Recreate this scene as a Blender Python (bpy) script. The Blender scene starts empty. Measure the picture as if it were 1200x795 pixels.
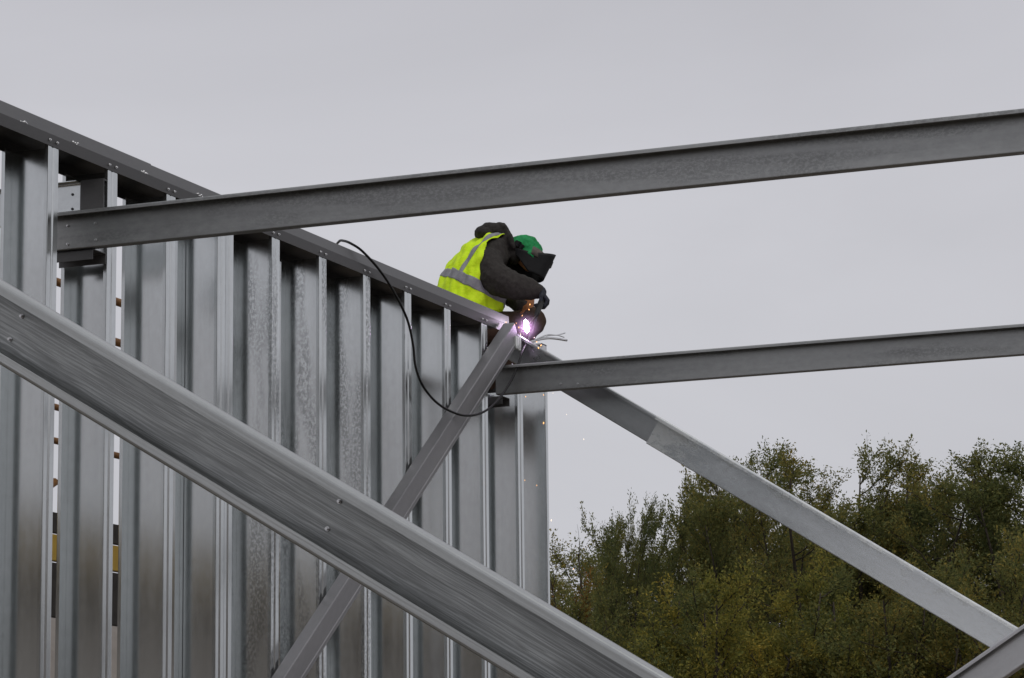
import bpy, bmesh, math, random
import numpy as np
from mathutils import Vector, Matrix
random.seed(7); rng = np.random.default_rng(7)
scene = bpy.context.scene
COL = scene.collection

# ------------------------------------------------------------------ camera
# world axes: X runs out of the wall into the building, Y along the wall, Z up (metres)
F_PX = 3492.15                       # focal length in pixels of a 1200 px wide picture
CAM = Vector((8.0, 0.0, 1.6))
ROT = Matrix(((0.9226951742624763, 0.07707154884666054, 0.3777480532724362),
              (0.38537844590728115, -0.15688548220211954, -0.9093241440236244),
              (-0.010819834695006456, 0.9846049572455875, -0.17445919105793045)))
cd = bpy.data.cameras.new('camera'); cam = bpy.data.objects.new('camera', cd); COL.objects.link(cam)
cam.matrix_world = Matrix.Translation(CAM) @ ROT.to_4x4()
cd.sensor_width = 36; cd.lens = F_PX * 36 / 1200; cd.clip_start = 0.1; cd.clip_end = 3000
scene.camera = cam

def ray(u, v): return ROT @ Vector((u - 600, -(v - 397.5), -F_PX))
def on_x(u, v, X): d = ray(u, v); return CAM + d * ((X - CAM.x) / d.x)
def on_y(u, v, Y): d = ray(u, v); return CAM + d * ((Y - CAM.y) / d.y)
KV = Vector((0.378, -0.9257, 0)).normalized()       # horizontal direction from the worker to the viewer
RV = Vector((0.9257, 0.378, 0)).normalized()
PEL = on_x(540, 385, -0.62)                         # worker's pelvis
def on_k(u, v, k):
    d = ray(u, v); return CAM + d * (((PEL - CAM).dot(KV) + k) / d.dot(KV))

# ------------------------------------------------------------------ object helpers
def tag(o, label=None, cat=None, group=None, kind=None):
    if label: o['label'] = label
    if cat: o['category'] = cat
    if group: o['group'] = group
    if kind: o['kind'] = kind
    return o
def link_mesh(name, me, mat=None, parent=None, loc=None):
    o = bpy.data.objects.new(name, me); COL.objects.link(o)
    if mat is not None:
        me.materials.clear(); me.materials.append(mat)
    if parent: o.parent = parent
    if loc is not None: o.location = loc
    return o
def empty(name, loc=(0, 0, 0)):
    o = bpy.data.objects.new(name, None); COL.objects.link(o); o.location = loc; o.empty_display_size = .1
    return o
def mesh_from(verts, faces, smooth=False):
    me = bpy.data.meshes.new('m'); me.from_pydata([tuple(v) for v in verts], [], faces); me.update()
    if smooth: me.polygons.foreach_set('use_smooth', [True] * len(me.polygons))
    return me

def fillet(pl, r, n=3):
    out = [Vector(pl[0])]
    for i in range(1, len(pl) - 1):
        p, a, b = Vector(pl[i]), Vector(pl[i-1]), Vector(pl[i+1])
        da, db = (a - p), (b - p); rr = min(r, da.length * .45, db.length * .45)
        da.normalize(); db.normalize()
        if abs(da.dot(db) + 1) < 1e-4: out.append(p); continue
        p0, p1 = p + da * rr, p + db * rr
        for k in range(n + 1):
            t = k / n; out.append((1-t)**2 * p0 + 2*t*(1-t) * p + t*t * p1)
    out.append(Vector(pl[-1])); return out
def sheet_mesh(profile, t, length, r=.006, cuts=1):
    """a cold-rolled section: open 2-D profile (y,z), sheet thickness t, extruded along local x"""
    pl = fillet(profile, r); n = len(pl); off = []
    for i in range(n):
        d = (pl[min(i+1, n-1)] - pl[max(i-1, 0)]).normalized(); off.append(pl[i] + Vector((-d.y, d.x)) * t)
    ring = [tuple(p) for p in pl] + [tuple(p) for p in reversed(off)]
    m = len(ring); V = []; Fc = []
    xs = [length * i / cuts for i in range(cuts + 1)]
    for x in xs: V += [(x, p[0], p[1]) for p in ring]
    for c in range(cuts):
        for i in range(m):
            j = (i + 1) % m; Fc.append((c*m+i, c*m+j, (c+1)*m+j, (c+1)*m+i))
    for i in range(n - 1):                                  # end caps as quads
        a, b, c_, d_ = i, i+1, m-2-i, m-1-i
        Fc.append((d_, c_, b, a)); o = cuts*m; Fc.append((o+a, o+b, o+c_, o+d_))
    me = mesh_from(V, Fc)
    bm = bmesh.new(); bm.from_mesh(me); bmesh.ops.recalc_face_normals(bm, faces=bm.faces); bm.to_mesh(me); bm.free()
    return me
def place(o, origin, ex, ey):
    ex = Vector(ex).normalized(); ey = Vector(ey); ey = (ey - ex * ey.dot(ex)).normalized(); ez = ex.cross(ey)
    M = Matrix((ex, ey, ez)).transposed().to_4x4(); M.translation = Vector(origin); o.matrix_world = M
    return o
def bm_box(bm, c, s, rot=None):
    M = Matrix.Translation(c) @ (rot.to_4x4() if rot else Matrix()) @ Matrix.Diagonal((s[0], s[1], s[2], 1))
    return bmesh.ops.create_cube(bm, size=1, matrix=M)
def bm_done(bm, bevel=0):
    if bevel: bmesh.ops.bevel(bm, geom=list(bm.edges), offset=bevel, segments=2, affect='EDGES', clamp_overlap=True)
    me = bpy.data.meshes.new('m'); bm.to_mesh(me); bm.free(); return me
def tube(pts, rad, n=8, caps=True):
    P = [Vector(p) for p in pts]; R = rad if isinstance(rad, (list, tuple)) else [rad] * len(P)
    V, Fc = [], []; up = Vector((0.13, 0.21, 1)).normalized(); N = None
    for i, p in enumerate(P):
        t = (P[min(i+1, len(P)-1)] - P[max(i-1, 0)]).normalized()
        if N is None:
            N = t.cross(up if abs(t.dot(up)) < .95 else Vector((1, 0, 0))).normalized()
        N = (N - t * N.dot(t)).normalized(); B = t.cross(N)
        for k in range(n):
            a = 2*math.pi*k/n; V.append(p + (N*math.cos(a) + B*math.sin(a)) * R[i])
    for i in range(len(P)-1):
        for k in range(n):
            l = (k+1) % n; Fc.append((i*n+k, i*n+l, (i+1)*n+l, (i+1)*n+k))
    if caps: Fc.append(tuple(range(n-1, -1, -1))); Fc.append(tuple((len(P)-1)*n + k for k in range(n)))
    return V, Fc
def smooth_path(pts, sub=6):
    P = [Vector(p) for p in pts]; out = []
    for i in range(len(P)-1):
        p0, p1, p2, p3 = P[max(i-1, 0)], P[i], P[i+1], P[min(i+2, len(P)-1)]
        for k in range(sub):
            t = k/sub
            out.append(.5*((2*p1) + (p2-p0)*t + (2*p0-5*p1+4*p2-p3)*t*t + (3*p1-p0-3*p2+p3)*t**3))
    out.append(P[-1]); return out
def join(parts):
    V, Fc = [], []
    for v, f in parts:
        o = len(V); V += list(v); Fc += [tuple(i+o for i in q) for q in f]
    return V, Fc

# ------------------------------------------------------------------ materials
def new_mat(name):
    m = bpy.data.materials.new(name); m.use_nodes = True; nt = m.node_tree
    b = nt.nodes['Principled BSDF']; return m, nt, b
def N(nt, t, **kw):
    n = nt.nodes.new(t)
    for k, v in kw.items():
        if k in n.inputs: n.inputs[k].default_value = v
        else: setattr(n, k, v)
    return n
def ramp(nt, fac, stops):
    r = N(nt, 'ShaderNodeValToRGB'); cr = r.color_ramp
    while len(cr.elements) < len(stops): cr.elements.new(.5)
    for e, (p, c) in zip(cr.elements, stops):
        e.position = p; e.color = (*c, 1) if len(c) == 3 else c
    nt.links.new(fac, r.inputs['Fac']); return r.outputs['Color']
def g3(v): return (v, v*1.0, v*1.0)
def mapped(nt, scale):
    tc = N(nt, 'ShaderNodeTexCoord'); oi = N(nt, 'ShaderNodeObjectInfo'); ml = N(nt, 'ShaderNodeVectorMath', operation='SCALE')
    cmb = N(nt, 'ShaderNodeCombineXYZ'); nt.links.new(oi.outputs['Random'], cmb.inputs[0]); nt.links.new(oi.outputs['Random'], cmb.inputs[1])
    nt.links.new(cmb.outputs[0], ml.inputs[0]); ml.inputs['Scale'].default_value = 37
    ad = N(nt, 'ShaderNodeVectorMath', operation='ADD'); nt.links.new(tc.outputs['Object'], ad.inputs[0]); nt.links.new(ml.outputs[0], ad.inputs[1])
    mp = N(nt, 'ShaderNodeMapping'); mp.inputs['Scale'].default_value = scale
    nt.links.new(ad.outputs[0], mp.inputs['Vector']); return mp.outputs['Vector']
def galv(name, dark, light, rough=.42, metal=.9, long_scale=1.2, speck=0.0, streak=0.0, web=(.03, .18), bloom=0.0, bump=.12, tint=(1, 1, 1.01), grain=26):
    """zinc-coated steel; x of the object runs along the section"""
    m, nt, b = new_mat(name); L = nt.links.new
    big = N(nt, 'ShaderNodeTexNoise', Scale=1.0, Detail=5.0, Roughness=.6); L(mapped(nt, (long_scale, 7, 7)), big.inputs['Vector'])
    fine = N(nt, 'ShaderNodeTexNoise', Scale=grain, Detail=5.0, Roughness=.7); L(mapped(nt, (.6, 1, 1)), fine.inputs['Vector'])
    mixf = N(nt, 'ShaderNodeMix', data_type='FLOAT'); mixf.inputs['Factor'].default_value = .35
    L(big.outputs['Fac'], mixf.inputs['A']); L(fine.outputs['Fac'], mixf.inputs['B'])
    c = ramp(nt, mixf.outputs['Result'], [(.34, tuple(dark*t for t in tint)), (.66, tuple(light*t for t in tint))])
    hgt = fine.outputs['Fac']
    if streak:                                              # zinc bath drip lines; web also painted darker so the lips look lit
        vec = mapped(nt, (1.2, 115, 115)); wp = N(nt, 'ShaderNodeTexNoise', Scale=1.0, Detail=2.0); L(mapped(nt, (3, 5, 5)), wp.inputs['Vector'])
        wsx = N(nt, 'ShaderNodeVectorMath', operation='MULTIPLY_ADD'); L(wp.outputs['Color'], wsx.inputs[0]); wsx.inputs[1].default_value = (0, 1.3, 1.3); L(vec, wsx.inputs[2])
        st = N(nt, 'ShaderNodeTexNoise', Scale=1.0, Detail=2.5, Roughness=.55); L(wsx.outputs[0], st.inputs['Vector'])
        sc = ramp(nt, st.outputs['Fac'], [(.0, (.56,)*3), (.40, (.50,)*3), (.45, (.80,)*3), (.49, (.46,)*3), (.53, (.58,)*3), (.555, (.95,)*3), (.60, (.54,)*3), (.66, (.78,)*3), (.72, (.58,)*3)])
        tco = N(nt, 'ShaderNodeTexCoord'); sx = N(nt, 'ShaderNodeSeparateXYZ'); L(tco.outputs['Object'], sx.inputs[0])
        c1 = N(nt, 'ShaderNodeMapRange'); c1.inputs['From Min'].default_value = -.03; c1.inputs['From Max'].default_value = -.008; L(sx.outputs['Y'], c1.inputs['Value'])
        ln_ = N(nt, 'ShaderNodeTexNoise', Scale=1.0, Detail=4.0, Roughness=.6); L(mapped(nt, (1.6, 11, 11)), ln_.inputs['Vector'])   # dull handling stains
        sm_ = ramp(nt, ln_.outputs['Fac'], [(.36, (.66,)*3), (.5, (1.0,)*3), (.66, (1.16,)*3)])
        ms_ = N(nt, 'ShaderNodeMix', data_type='RGBA', blend_type='MULTIPLY'); ms_.inputs['Factor'].default_value = .9; L(sc, ms_.inputs['A']); L(sm_, ms_.inputs['B']); sc = ms_.outputs['Result']
        mk = N(nt, 'ShaderNodeMath', operation='MULTIPLY'); mk.inputs[1].default_value = streak; L(c1.outputs[0], mk.inputs[0])
        mx = N(nt, 'ShaderNodeMix', data_type='RGBA', blend_type='MULTIPLY'); L(mk.outputs[0], mx.inputs['Factor'])
        L(c, mx.inputs['A']); L(sc, mx.inputs['B']); c = mx.outputs['Result']; hgt = st.outputs['Fac']
    if bloom:                                               # white storage stain near the end and in patches along the upper edge
        tco = N(nt, 'ShaderNodeTexCoord'); sx = N(nt, 'ShaderNodeSeparateXYZ'); L(tco.outputs['Object'], sx.inputs[0])
        e1 = N(nt, 'ShaderNodeMapRange'); e1.inputs['From Min'].default_value = .42; e1.inputs['From Max'].default_value = .02; e1.inputs['To Max'].default_value = .30; L(sx.outputs['X'], e1.inputs['Value'])
        e2 = N(nt, 'ShaderNodeMapRange'); e2.inputs['From Min'].default_value = .10; e2.inputs['From Max'].default_value = .20; e2.inputs['To Max'].default_value = .14; L(sx.outputs['Z'], e2.inputs['Value'])
        bn = N(nt, 'ShaderNodeTexNoise', Scale=1.0, Detail=7.0, Roughness=.72); L(mapped(nt, (9, 16, 16)), bn.inputs['Vector'])
        s1 = N(nt, 'ShaderNodeMath', operation='ADD'); L(e1.outputs[0], s1.inputs[0]); L(e2.outputs[0], s1.inputs[1])
        s2_ = N(nt, 'ShaderNodeMath', operation='ADD'); L(s1.outputs[0], s2_.inputs[0]); L(bn.outputs['Fac'], s2_.inputs[1])
        bf = N(nt, 'ShaderNodeMapRange'); bf.inputs['From Min'].default_value = .58; bf.inputs['From Max'].default_value = .74; bf.inputs['To Max'].default_value = bloom; L(s2_.outputs[0], bf.inputs['Value'])
        mx = N(nt, 'ShaderNodeMix', data_type='RGBA'); L(bf.outputs[0], mx.inputs['Factor']); L(c, mx.inputs['A']); mx.inputs['B'].default_value = (.86, .88, .86, 1); c = mx.outputs['Result']
        im = N(nt, 'ShaderNodeMapRange'); im.inputs['To Min'].default_value = metal; im.inputs['To Max'].default_value = .35; L(bf.outputs[0], im.inputs['Value'])
        b_metal = im.outputs[0]
    if speck:
        sp = N(nt, 'ShaderNodeTexNoise', Scale=1.0, Detail=6.0, Roughness=.75); L(mapped(nt, (45, 70, 70)), sp.inputs['Vector'])
        area = N(nt, 'ShaderNodeTexNoise', Scale=1.0, Detail=2.0); L(mapped(nt, (1.1, 9, 9)), area.inputs['Vector'])
        a2 = ramp(nt, area.outputs['Fac'], [(.47, (0, 0, 0)), (.6, (1, 1, 1))])
        s2 = ramp(nt, sp.outputs['Fac'], [(.47, (.28,)*3), (.56, (1, 1, 1))])
        mx = N(nt, 'ShaderNodeMix', data_type='RGBA', blend_type='MULTIPLY')
        mlt = N(nt, 'ShaderNodeMath', operation='MULTIPLY'); mlt.inputs[1].default_value = speck
        L(a2, mlt.inputs[0]); L(mlt.outputs[0], mx.inputs['Factor']); L(c, mx.inputs['A']); L(s2, mx.inputs['B']); c = mx.outputs['Result']
    L(c, b.inputs['Base Color']); b.inputs['Metallic'].default_value = metal
    if bloom: L(b_metal, b.inputs['Metallic'])
    rr = N(nt, 'ShaderNodeMapRange'); rr.inputs['To Min'].default_value = rough*.82; rr.inputs['To Max'].default_value = rough*1.25
    rr.inputs['From Min'].default_value = .3; rr.inputs['From Max'].default_value = .7
    L(mixf.outputs['Result'], rr.inputs['Value']); L(rr.outputs['Result'], b.inputs['Roughness'])
    bp = N(nt, 'ShaderNodeBump', Strength=bump, Distance=.01); L(hgt, bp.inputs['Height']); L(bp.outputs['Normal'], b.inputs['Normal'])
    return m
M = {}
CT = (.965, 1.0, 1.005)
M['stud'] = galv('zinc_stud', .52, .66, rough=.17, metal=.93, long_scale=.35, bump=.006, tint=CT)
M['stud_speck'] = galv('patinated_zinc_stud', .52, .70, rough=.19, metal=.92, long_scale=.5, speck=.55, bump=.012, tint=CT)
M['track'] = galv('dull_primed_steel', .07, .11, rough=.5, metal=.6, bump=.08, tint=(1.02, 1, 1.01))
M['eave'] = galv('dull_zinc_eave', .165, .23, rough=.45, metal=.7, bump=.06)
M['purlin'] = galv('weathered_zinc_purlin', .27, .45, rough=.42, metal=.8, long_scale=.45, speck=.35, bump=.06, tint=(.985, 1, .99))
M['near'] = galv('drip_streaked_shaded_zinc', .42, .56, rough=.36, metal=.85, long_scale=.6, streak=.9, bump=.08, tint=(.97, 1, .99), web=(0, .187))
M['bright'] = galv('bright_zinc', .64, .82, rough=.22, metal=.88, long_scale=1.6, bloom=.9, bump=.05, tint=(.97, 1, 1.005))
M['mid'] = galv('mid_zinc', .50, .64, rough=.30, metal=.85, long_scale=.9, bump=.08)
M['fb_top'] = galv('duller_zinc', .36, .48, rough=.30, metal=.85, long_scale=.9, bump=.05, tint=(.97, 1, 1))
M['strut'] = galv('purple_grey_steel', .20, .29, rough=.48, metal=.6, bump=.06, tint=(1.0, .985, 1.02))
M['dark'] = galv('dark_bracket_steel', .10, .15, rough=.5, metal=.5, bump=.05)
M['screw'] = galv('screw_zinc', .6, .75, rough=.3, metal=.9, bump=.0)

def cloth(name, col, col2, rough=.9, scale=30, bump=.4, sheen=.0, wr=9):
    m, nt, b = new_mat(name); L = nt.links.new
    tc = N(nt, 'ShaderNodeTexCoord')
    a = N(nt, 'ShaderNodeTexNoise', Scale=scale, Detail=5.0, Roughness=.65); L(tc.outputs['Object'], a.inputs['Vector'])
    L(ramp(nt, a.outputs['Fac'], [(.3, col), (.7, col2)]), b.inputs['Base Color'])
    w = N(nt, 'ShaderNodeTexNoise', Scale=wr, Detail=3.0, Distortion=.2); L(tc.outputs['Object'], w.inputs['Vector'])
    bp = N(nt, 'ShaderNodeBump', Strength=bump, Distance=.03); L(w.outputs['Fac'], bp.inputs['Height'])
    bp2 = N(nt, 'ShaderNodeBump', Strength=.25, Distance=.004); L(a.outputs['Fac'], bp2.inputs['Height']); L(bp.outputs['Normal'], bp2.inputs['Normal'])
    L(bp2.outputs['Normal'], b.inputs['Normal']); b.inputs['Roughness'].default_value = rough
    b.inputs['Specular IOR Level'].default_value = .25
    return m
M['jacket'] = cloth('charcoal_fleece', (.026, .023, .021), (.050, .045, .041), scale=45)
M['vest'] = cloth('hi_vis_yellow', (.64, .96, .012), (.76, 1.0, .03), rough=.7, bump=.8, wr=10)
M['band'] = cloth('reflective_band', (.22, .22, .24), (.30, .30, .32), rough=.45, bump=.3)
M['trousers'] = cloth('brown_work_trousers', (.042, .026, .017), (.075, .046, .03))
M['cap'] = cloth('green_cloth_cap', (.015, .19, .055), (.035, .36, .12), scale=12, bump=.6, wr=22)
M['glove'] = cloth('navy_black_glove', (.012, .014, .022), (.03, .033, .045), rough=.6)
M['leather'] = cloth('arc_tinted_leather', (.22, .085, .03), (.32, .13, .05), rough=.7)  # orange glow of the arc is mixed into the leather colour
M['boot'] = cloth('black_boot', (.01, .009, .008), (.02, .018, .016), rough=.6)
M['mask'] = cloth('black_plastic_shield', (.008, .008, .009), (.014, .014, .015), rough=.55, bump=.1)
M['strap'] = cloth('grey_brown_patch', (.10, .09, .08), (.16, .14, .12), rough=.8)
M['skin'] = cloth('skin', (.30, .13, .09), (.38, .17, .12), rough=.55, bump=.05)
M['rubber'] = cloth('black_rubber', (.012, .012, .012), (.02, .02, .02), rough=.5, bump=.05)
M['orange'] = cloth('rusty_orange_paint', (.16, .065, .018), (.28, .13, .03), rough=.65, bump=.1, scale=14)
M['yellow'] = cloth('yellow_paint', (.36, .22, .02), (.46, .30, .03), rough=.5, bump=.05, scale=6)
M['darkpaint'] = cloth('dark_board', (.025, .022, .02), (.05, .045, .04), rough=.8, bump=.1, scale=8)
M['plank'] = cloth('weathered_plank', (.16, .12, .08), (.26, .20, .14), rough=.9, bump=.1, scale=8)
M['bark'] = cloth('dark_bark', (.03, .024, .018), (.07, .058, .045), rough=.95, bump=.3, scale=20)

def emit(name, col, s):
    m, nt, b = new_mat(name); b.inputs['Base Color'].default_value = (*col, 1)
    b.inputs['Emission Color'].default_value = (*col, 1); b.inputs['Emission Strength'].default_value = s; return m
M['arc'] = emit('arc_light', (1.0, .62, 1.0), 9.0)
M['arc_core'] = emit('arc_core_light', (1.0, .93, 1.0), 40.0)
M['spark'] = emit('spark_orange', (1.0, .50, .16), 2.0)
M['spark_pale'] = emit('spark_pale', (1.0, .85, .7), 1.1)

def leaf_mat(name, stops):
    m = bpy.data.materials.new(name); m.use_nodes = True; nt = m.node_tree; nt.nodes.clear(); L = nt.links.new
    out = N(nt, 'ShaderNodeOutputMaterial'); at = N(nt, 'ShaderNodeAttribute', attribute_name='rnd')
    tc = N(nt, 'ShaderNodeTexCoord'); no = N(nt, 'ShaderNodeTexNoise', Scale=.9, Detail=2.0); L(tc.outputs['Object'], no.inputs['Vector'])
    oi = N(nt, 'ShaderNodeObjectInfo')
    m1 = N(nt, 'ShaderNodeMath', operation='MULTIPLY_ADD'); m1.inputs[1].default_value = .9; L(no.outputs['Fac'], m1.inputs[0])
    m0 = N(nt, 'ShaderNodeMath', operation='MULTIPLY'); m0.inputs[1].default_value = .55; L(at.outputs['Fac'], m0.inputs[0]); L(m0.outputs[0], m1.inputs[2])
    m2 = N(nt, 'ShaderNodeMath', operation='MULTIPLY_ADD'); m2.inputs[1].default_value = .25; L(oi.outputs['Random'], m2.inputs[0])
    m3 = N(nt, 'ShaderNodeMath', operation='SUBTRACT'); m3.inputs[1].default_value = .30; L(m1.outputs[0], m3.inputs[0]); L(m3.outputs[0], m2.inputs[2])
    col = ramp(nt, m2.outputs[0], stops)
    d = N(nt, 'ShaderNodeBsdfPrincipled'); d.inputs['Roughness'].default_value = .7; d.inputs['Specular IOR Level'].default_value = .12; L(col, d.inputs['Base Color'])
    t = N(nt, 'ShaderNodeBsdfTranslucent'); L(col, t.inputs['Color'])
    mx = N(nt, 'ShaderNodeMixShader'); mx.inputs[0].default_value = .42; L(d.outputs[0], mx.inputs[1]); L(t.outputs[0], mx.inputs[2]); L(mx.outputs[0], out.inputs['Surface'])
    return m
M['leaf'] = leaf_mat('olive_leaves', [(.15, (.090, .115, .044)), (.45, (.150, .165, .058)), (.72, (.215, .20, .06)), (.95, (.33, .25, .06))])
M['leaf_y'] = leaf_mat('yellowing_leaves', [(.15, (.12, .14, .038)), (.45, (.215, .21, .05)), (.75, (.33, .28, .058)), (.95, (.46, .33, .06))])
M['leaf_o'] = leaf_mat('orange_leaves', [(.15, (.10, .06, .015)), (.5, (.20, .10, .02)), (.9, (.34, .16, .035))])

# ------------------------------------------------------------------ world and light
w = bpy.data.worlds.new('World'); scene.world = w; w.use_nodes = True
nt = w.node_tree; bg = nt.nodes['Background']; L = nt.links.new
SUN_EL, SUN_ROT = math.radians(48), math.radians(120)
sky = N(nt, 'ShaderNodeTexSky', sky_type='NISHITA'); sky.sun_disc = False; sky.sun_elevation = SUN_EL; sky.sun_rotation = SUN_ROT
sky.dust_density = 6; sky.air_density = 1.2; sky.ozone_density = 1.0
hs = N(nt, 'ShaderNodeHueSaturation'); hs.inputs['Saturation'].default_value = .25; L(sky.outputs[0], hs.inputs['Color'])
tc = N(nt, 'ShaderNodeTexCoord'); sep = N(nt, 'ShaderNodeSeparateXYZ'); L(tc.outputs['Generated'], sep.inputs[0])
cl = N(nt, 'ShaderNodeTexNoise', Scale=4.5, Detail=5.0, Roughness=.5, Distortion=.4); mp = N(nt, 'ShaderNodeMapping'); mp.inputs['Scale'].default_value = (1, 1, 2.5)
L(tc.outputs['Generated'], mp.inputs['Vector']); L(mp.outputs[0], cl.inputs['Vector'])
grad = ramp(nt, sep.outputs['Z'], [(.0, (5.95, 5.98, 6.4)), (.12, (6.15, 6.18, 6.62)), (.20, (6.25, 6.25, 6.7)), (.32, (5.45, 5.42, 5.86)), (1.0, (5.2, 5.3, 5.6))])
cm = N(nt, 'ShaderNodeMapRange'); cm.inputs['From Min'].default_value = .3; cm.inputs['From Max'].default_value = .7
cm.inputs['To Min'].default_value = .94; cm.inputs['To Max'].default_value = 1.05; L(cl.outputs['Fac'], cm.inputs['Value'])
mu = N(nt, 'ShaderNodeVectorMath', operation='SCALE'); L(grad, mu.inputs[0]); L(cm.outputs[0], mu.inputs['Scale'])
mix = N(nt, 'ShaderNodeMix', data_type='RGBA'); mix.inputs['Factor'].default_value = .12
L(mu.outputs[0], mix.inputs['A']); L(hs.outputs[0], mix.inputs['B']); L(mix.outputs['Result'], bg.inputs['Color'])
bg.inputs['Strength'].default_value = .1
sl = bpy.data.lights.new('sun', 'SUN'); sl.energy = .6; sl.angle = math.radians(25); sl.color = (1, .97, .93)
so = bpy.data.objects.new('sun', sl); COL.objects.link(so)
sd = Vector((math.sin(SUN_ROT)*math.cos(SUN_EL), math.cos(SUN_ROT)*math.cos(SUN_EL), math.sin(SUN_EL)))
so.rotation_euler = sd.to_track_quat('Z', 'Y').to_euler(); so.location = (0, 0, 30)
scene.view_settings.view_transform = 'Standard'; scene.view_settings.look = 'None'
scene.view_settings.exposure = 0; scene.view_settings.gamma = 1
scene.cycles.max_bounces = 8; scene.cycles.use_denoising = True

# ------------------------------------------------------------------ setting: ground, earth bank, added dark bank out of view
def ground_mat(name, stops):
    m, nt, b = new_mat(name); L = nt.links.new; tc = N(nt, 'ShaderNodeTexCoord')
    a = N(nt, 'ShaderNodeTexNoise', Scale=.5, Detail=8.0, Roughness=.7); L(tc.outputs['Object'], a.inputs['Vector'])
    L(ramp(nt, a.outputs['Fac'], stops), b.inputs['Base Color']); b.inputs['Roughness'].default_value = .95
    bp = N(nt, 'ShaderNodeBump', Strength=.6, Distance=.1); L(a.outputs['Fac'], bp.inputs['Height']); L(bp.outputs['Normal'], b.inputs['Normal']); return m
gm = ground_mat('muddy_gravel', [(.3, (.07, .055, .04)), (.7, (.16, .14, .115))])
bmg = bmesh.new(); bmesh.ops.create_grid(bmg, x_segments=40, y_segments=40, size=600)
tag(link_mesh('ground', bm_done(bmg), gm), kind='structure')
def bank(name, p0, p1, width, height, seg=40):
    p0, p1 = Vector(p0), Vector(p1); d = (p1-p0).normalized(); n = Vector((-d.y, d.x, 0)); V, Fc = [], []
    prof = [(-.5, -.05), (-.38, .35), (-.2, .8), (-.05, 1), (.1, .98), (.3, .6), (.5, -.05)]
    for i in range(seg+1):
        c = p0.lerp(p1, i/seg); hh = height*(.82 + .3*random.random())
        e = min(1, min(i, seg-i)/4+.1)
        for a, z in prof: V.append(c + n*a*width*(1+.1*random.random()) + Vector((0, 0, z*hh*e - .02)))
    m = len(prof)
    for i in range(seg):
        for k in range(m-1): Fc.append((i*m+k, i*m+k+1, (i+1)*m+k+1, (i+1)*m+k))
    return mesh_from(V, Fc, True)
tag(link_mesh('backdrop_hill', bank('backdrop_hill', (-15, -34, 0), (-20, 62, 0), 10, 6.7), ground_mat('brown_earth', [(.3, (.15, .13, .115)), (.7, (.26, .235, .21))])), kind='structure')

tag(link_mesh('backdrop_hill', bank('backdrop_hill', (44, -60, 0), (40, 90, 0), 22, 10.5), bpy.data.materials['brown_earth']), kind='structure')  # unseen bank, added so the stud flanges mirror something dark
# ------------------------------------------------------------------ the stud wall
DEP, BF, LIP, T = .285, .102, .022, .003
def stud_mesh(h):
    # profile in (toward viewer along -Y, out of wall along X); web on the far side, flanges and lips toward the viewer
    return sheet_mesh([(-BF, -DEP+LIP), (-BF, -DEP), (0, -DEP), (0, 0), (-.046, 0), (-.052, -.0055), (-.060, -.0055), (-.066, 0), (-BF, 0), (-BF, -LIP)], T, h, r=.004)
PAIR = 'galvanised wall studs'
stud_info = [  # Y of the web, top height, label
 (11.15, 5.335, None), (11.80, 5.335, None), (12.46, 5.335, 'galvanised wall stud at the left picture edge, left of all other studs'),
 (13.107, 5.335, 'galvanised wall stud that the upper purlin end tucks in behind'),
 (13.716, 5.335, 'galvanised wall stud carrying the dark purlin bracket near its top'),
 (14.361, 5.335, 'smooth galvanised wall stud one bay right of the bracket stud, thin sky sliver beside it'),
 (14.962, 5.335, 'front stud of the doubled pair, narrow face tight against its twin'),
 (15.053, 5.335, 'rear stud of the doubled pair, outer face of the widest upright in the wall'),
 (15.642, 5.335, 'speckled galvanised wall stud where the upper purlin crosses the top track'),
 (16.277, 5.335, 'speckled galvanised wall stud just left of where the cable leaves the top track'),
 (16.909, 5.335, 'galvanised wall stud passing directly under the cable where it crosses the top track'),
 (17.538, 5.335, 'galvanised wall stud with the hanging cable running down along it'),
 (18.178, 5.335, 'galvanised wall stud directly above the low loop of the cable'),
 (18.811, 5.335, 'galvanised wall stud ending just left of the head of the diagonal strut'),
 (19.449, 4.95, 'short galvanised wall stud under the lower purlin, last but one before the wall end'),
]
sm = stud_mesh(5.3); sm2 = sm.copy()
for Y, top, lab in stud_info:
    me = (sm if not 15.5 < Y < 17 else sm2) if top > 5 else stud_mesh(top - .035)
    o = link_mesh('wall_stud', me, M['stud_speck'] if 15.5 < Y < 17 else M['stud']); place(o, (0, Y, .035), (0, 0, 1), (0, 1, 0))
    # local: x up, y -> along +Y, z = x cross y = -X ; profile second coordinate is X so flip
    Mx = Matrix(((0, 0, 1), (0, 1, 0), (1, 0, 0))).to_4x4()
    o.matrix_world = Matrix.Translation((0, Y, .035)) @ Matrix(((0, 0, 1, 0), (0, 1, 0, 0), (1, 0, 0, 0), (0, 0, 0, 1)))
    tag(o, lab or 'galvanised wall stud outside the picture on the left', 'wall stud', PAIR)
# end post: a C that closes the wall, web seen from the room side
me = sheet_mesh([(-.05, -.26), (0, -.26), (0, 0), (-.045, 0), (-.045, -.016)], T, 5.2, r=.006)
o = link_mesh('wall_stud', me, M['stud']); o.matrix_world = Matrix.Translation((0, 19.925, .035)) @ Matrix(((0, 0, 1, 0), (0, 1, 0, 0), (1, 0, 0, 0), (0, 0, 0, 1)))
tag(o, 'last upright at the open end of the wall, beside the sky', 'wall stud', PAIR)

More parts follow.
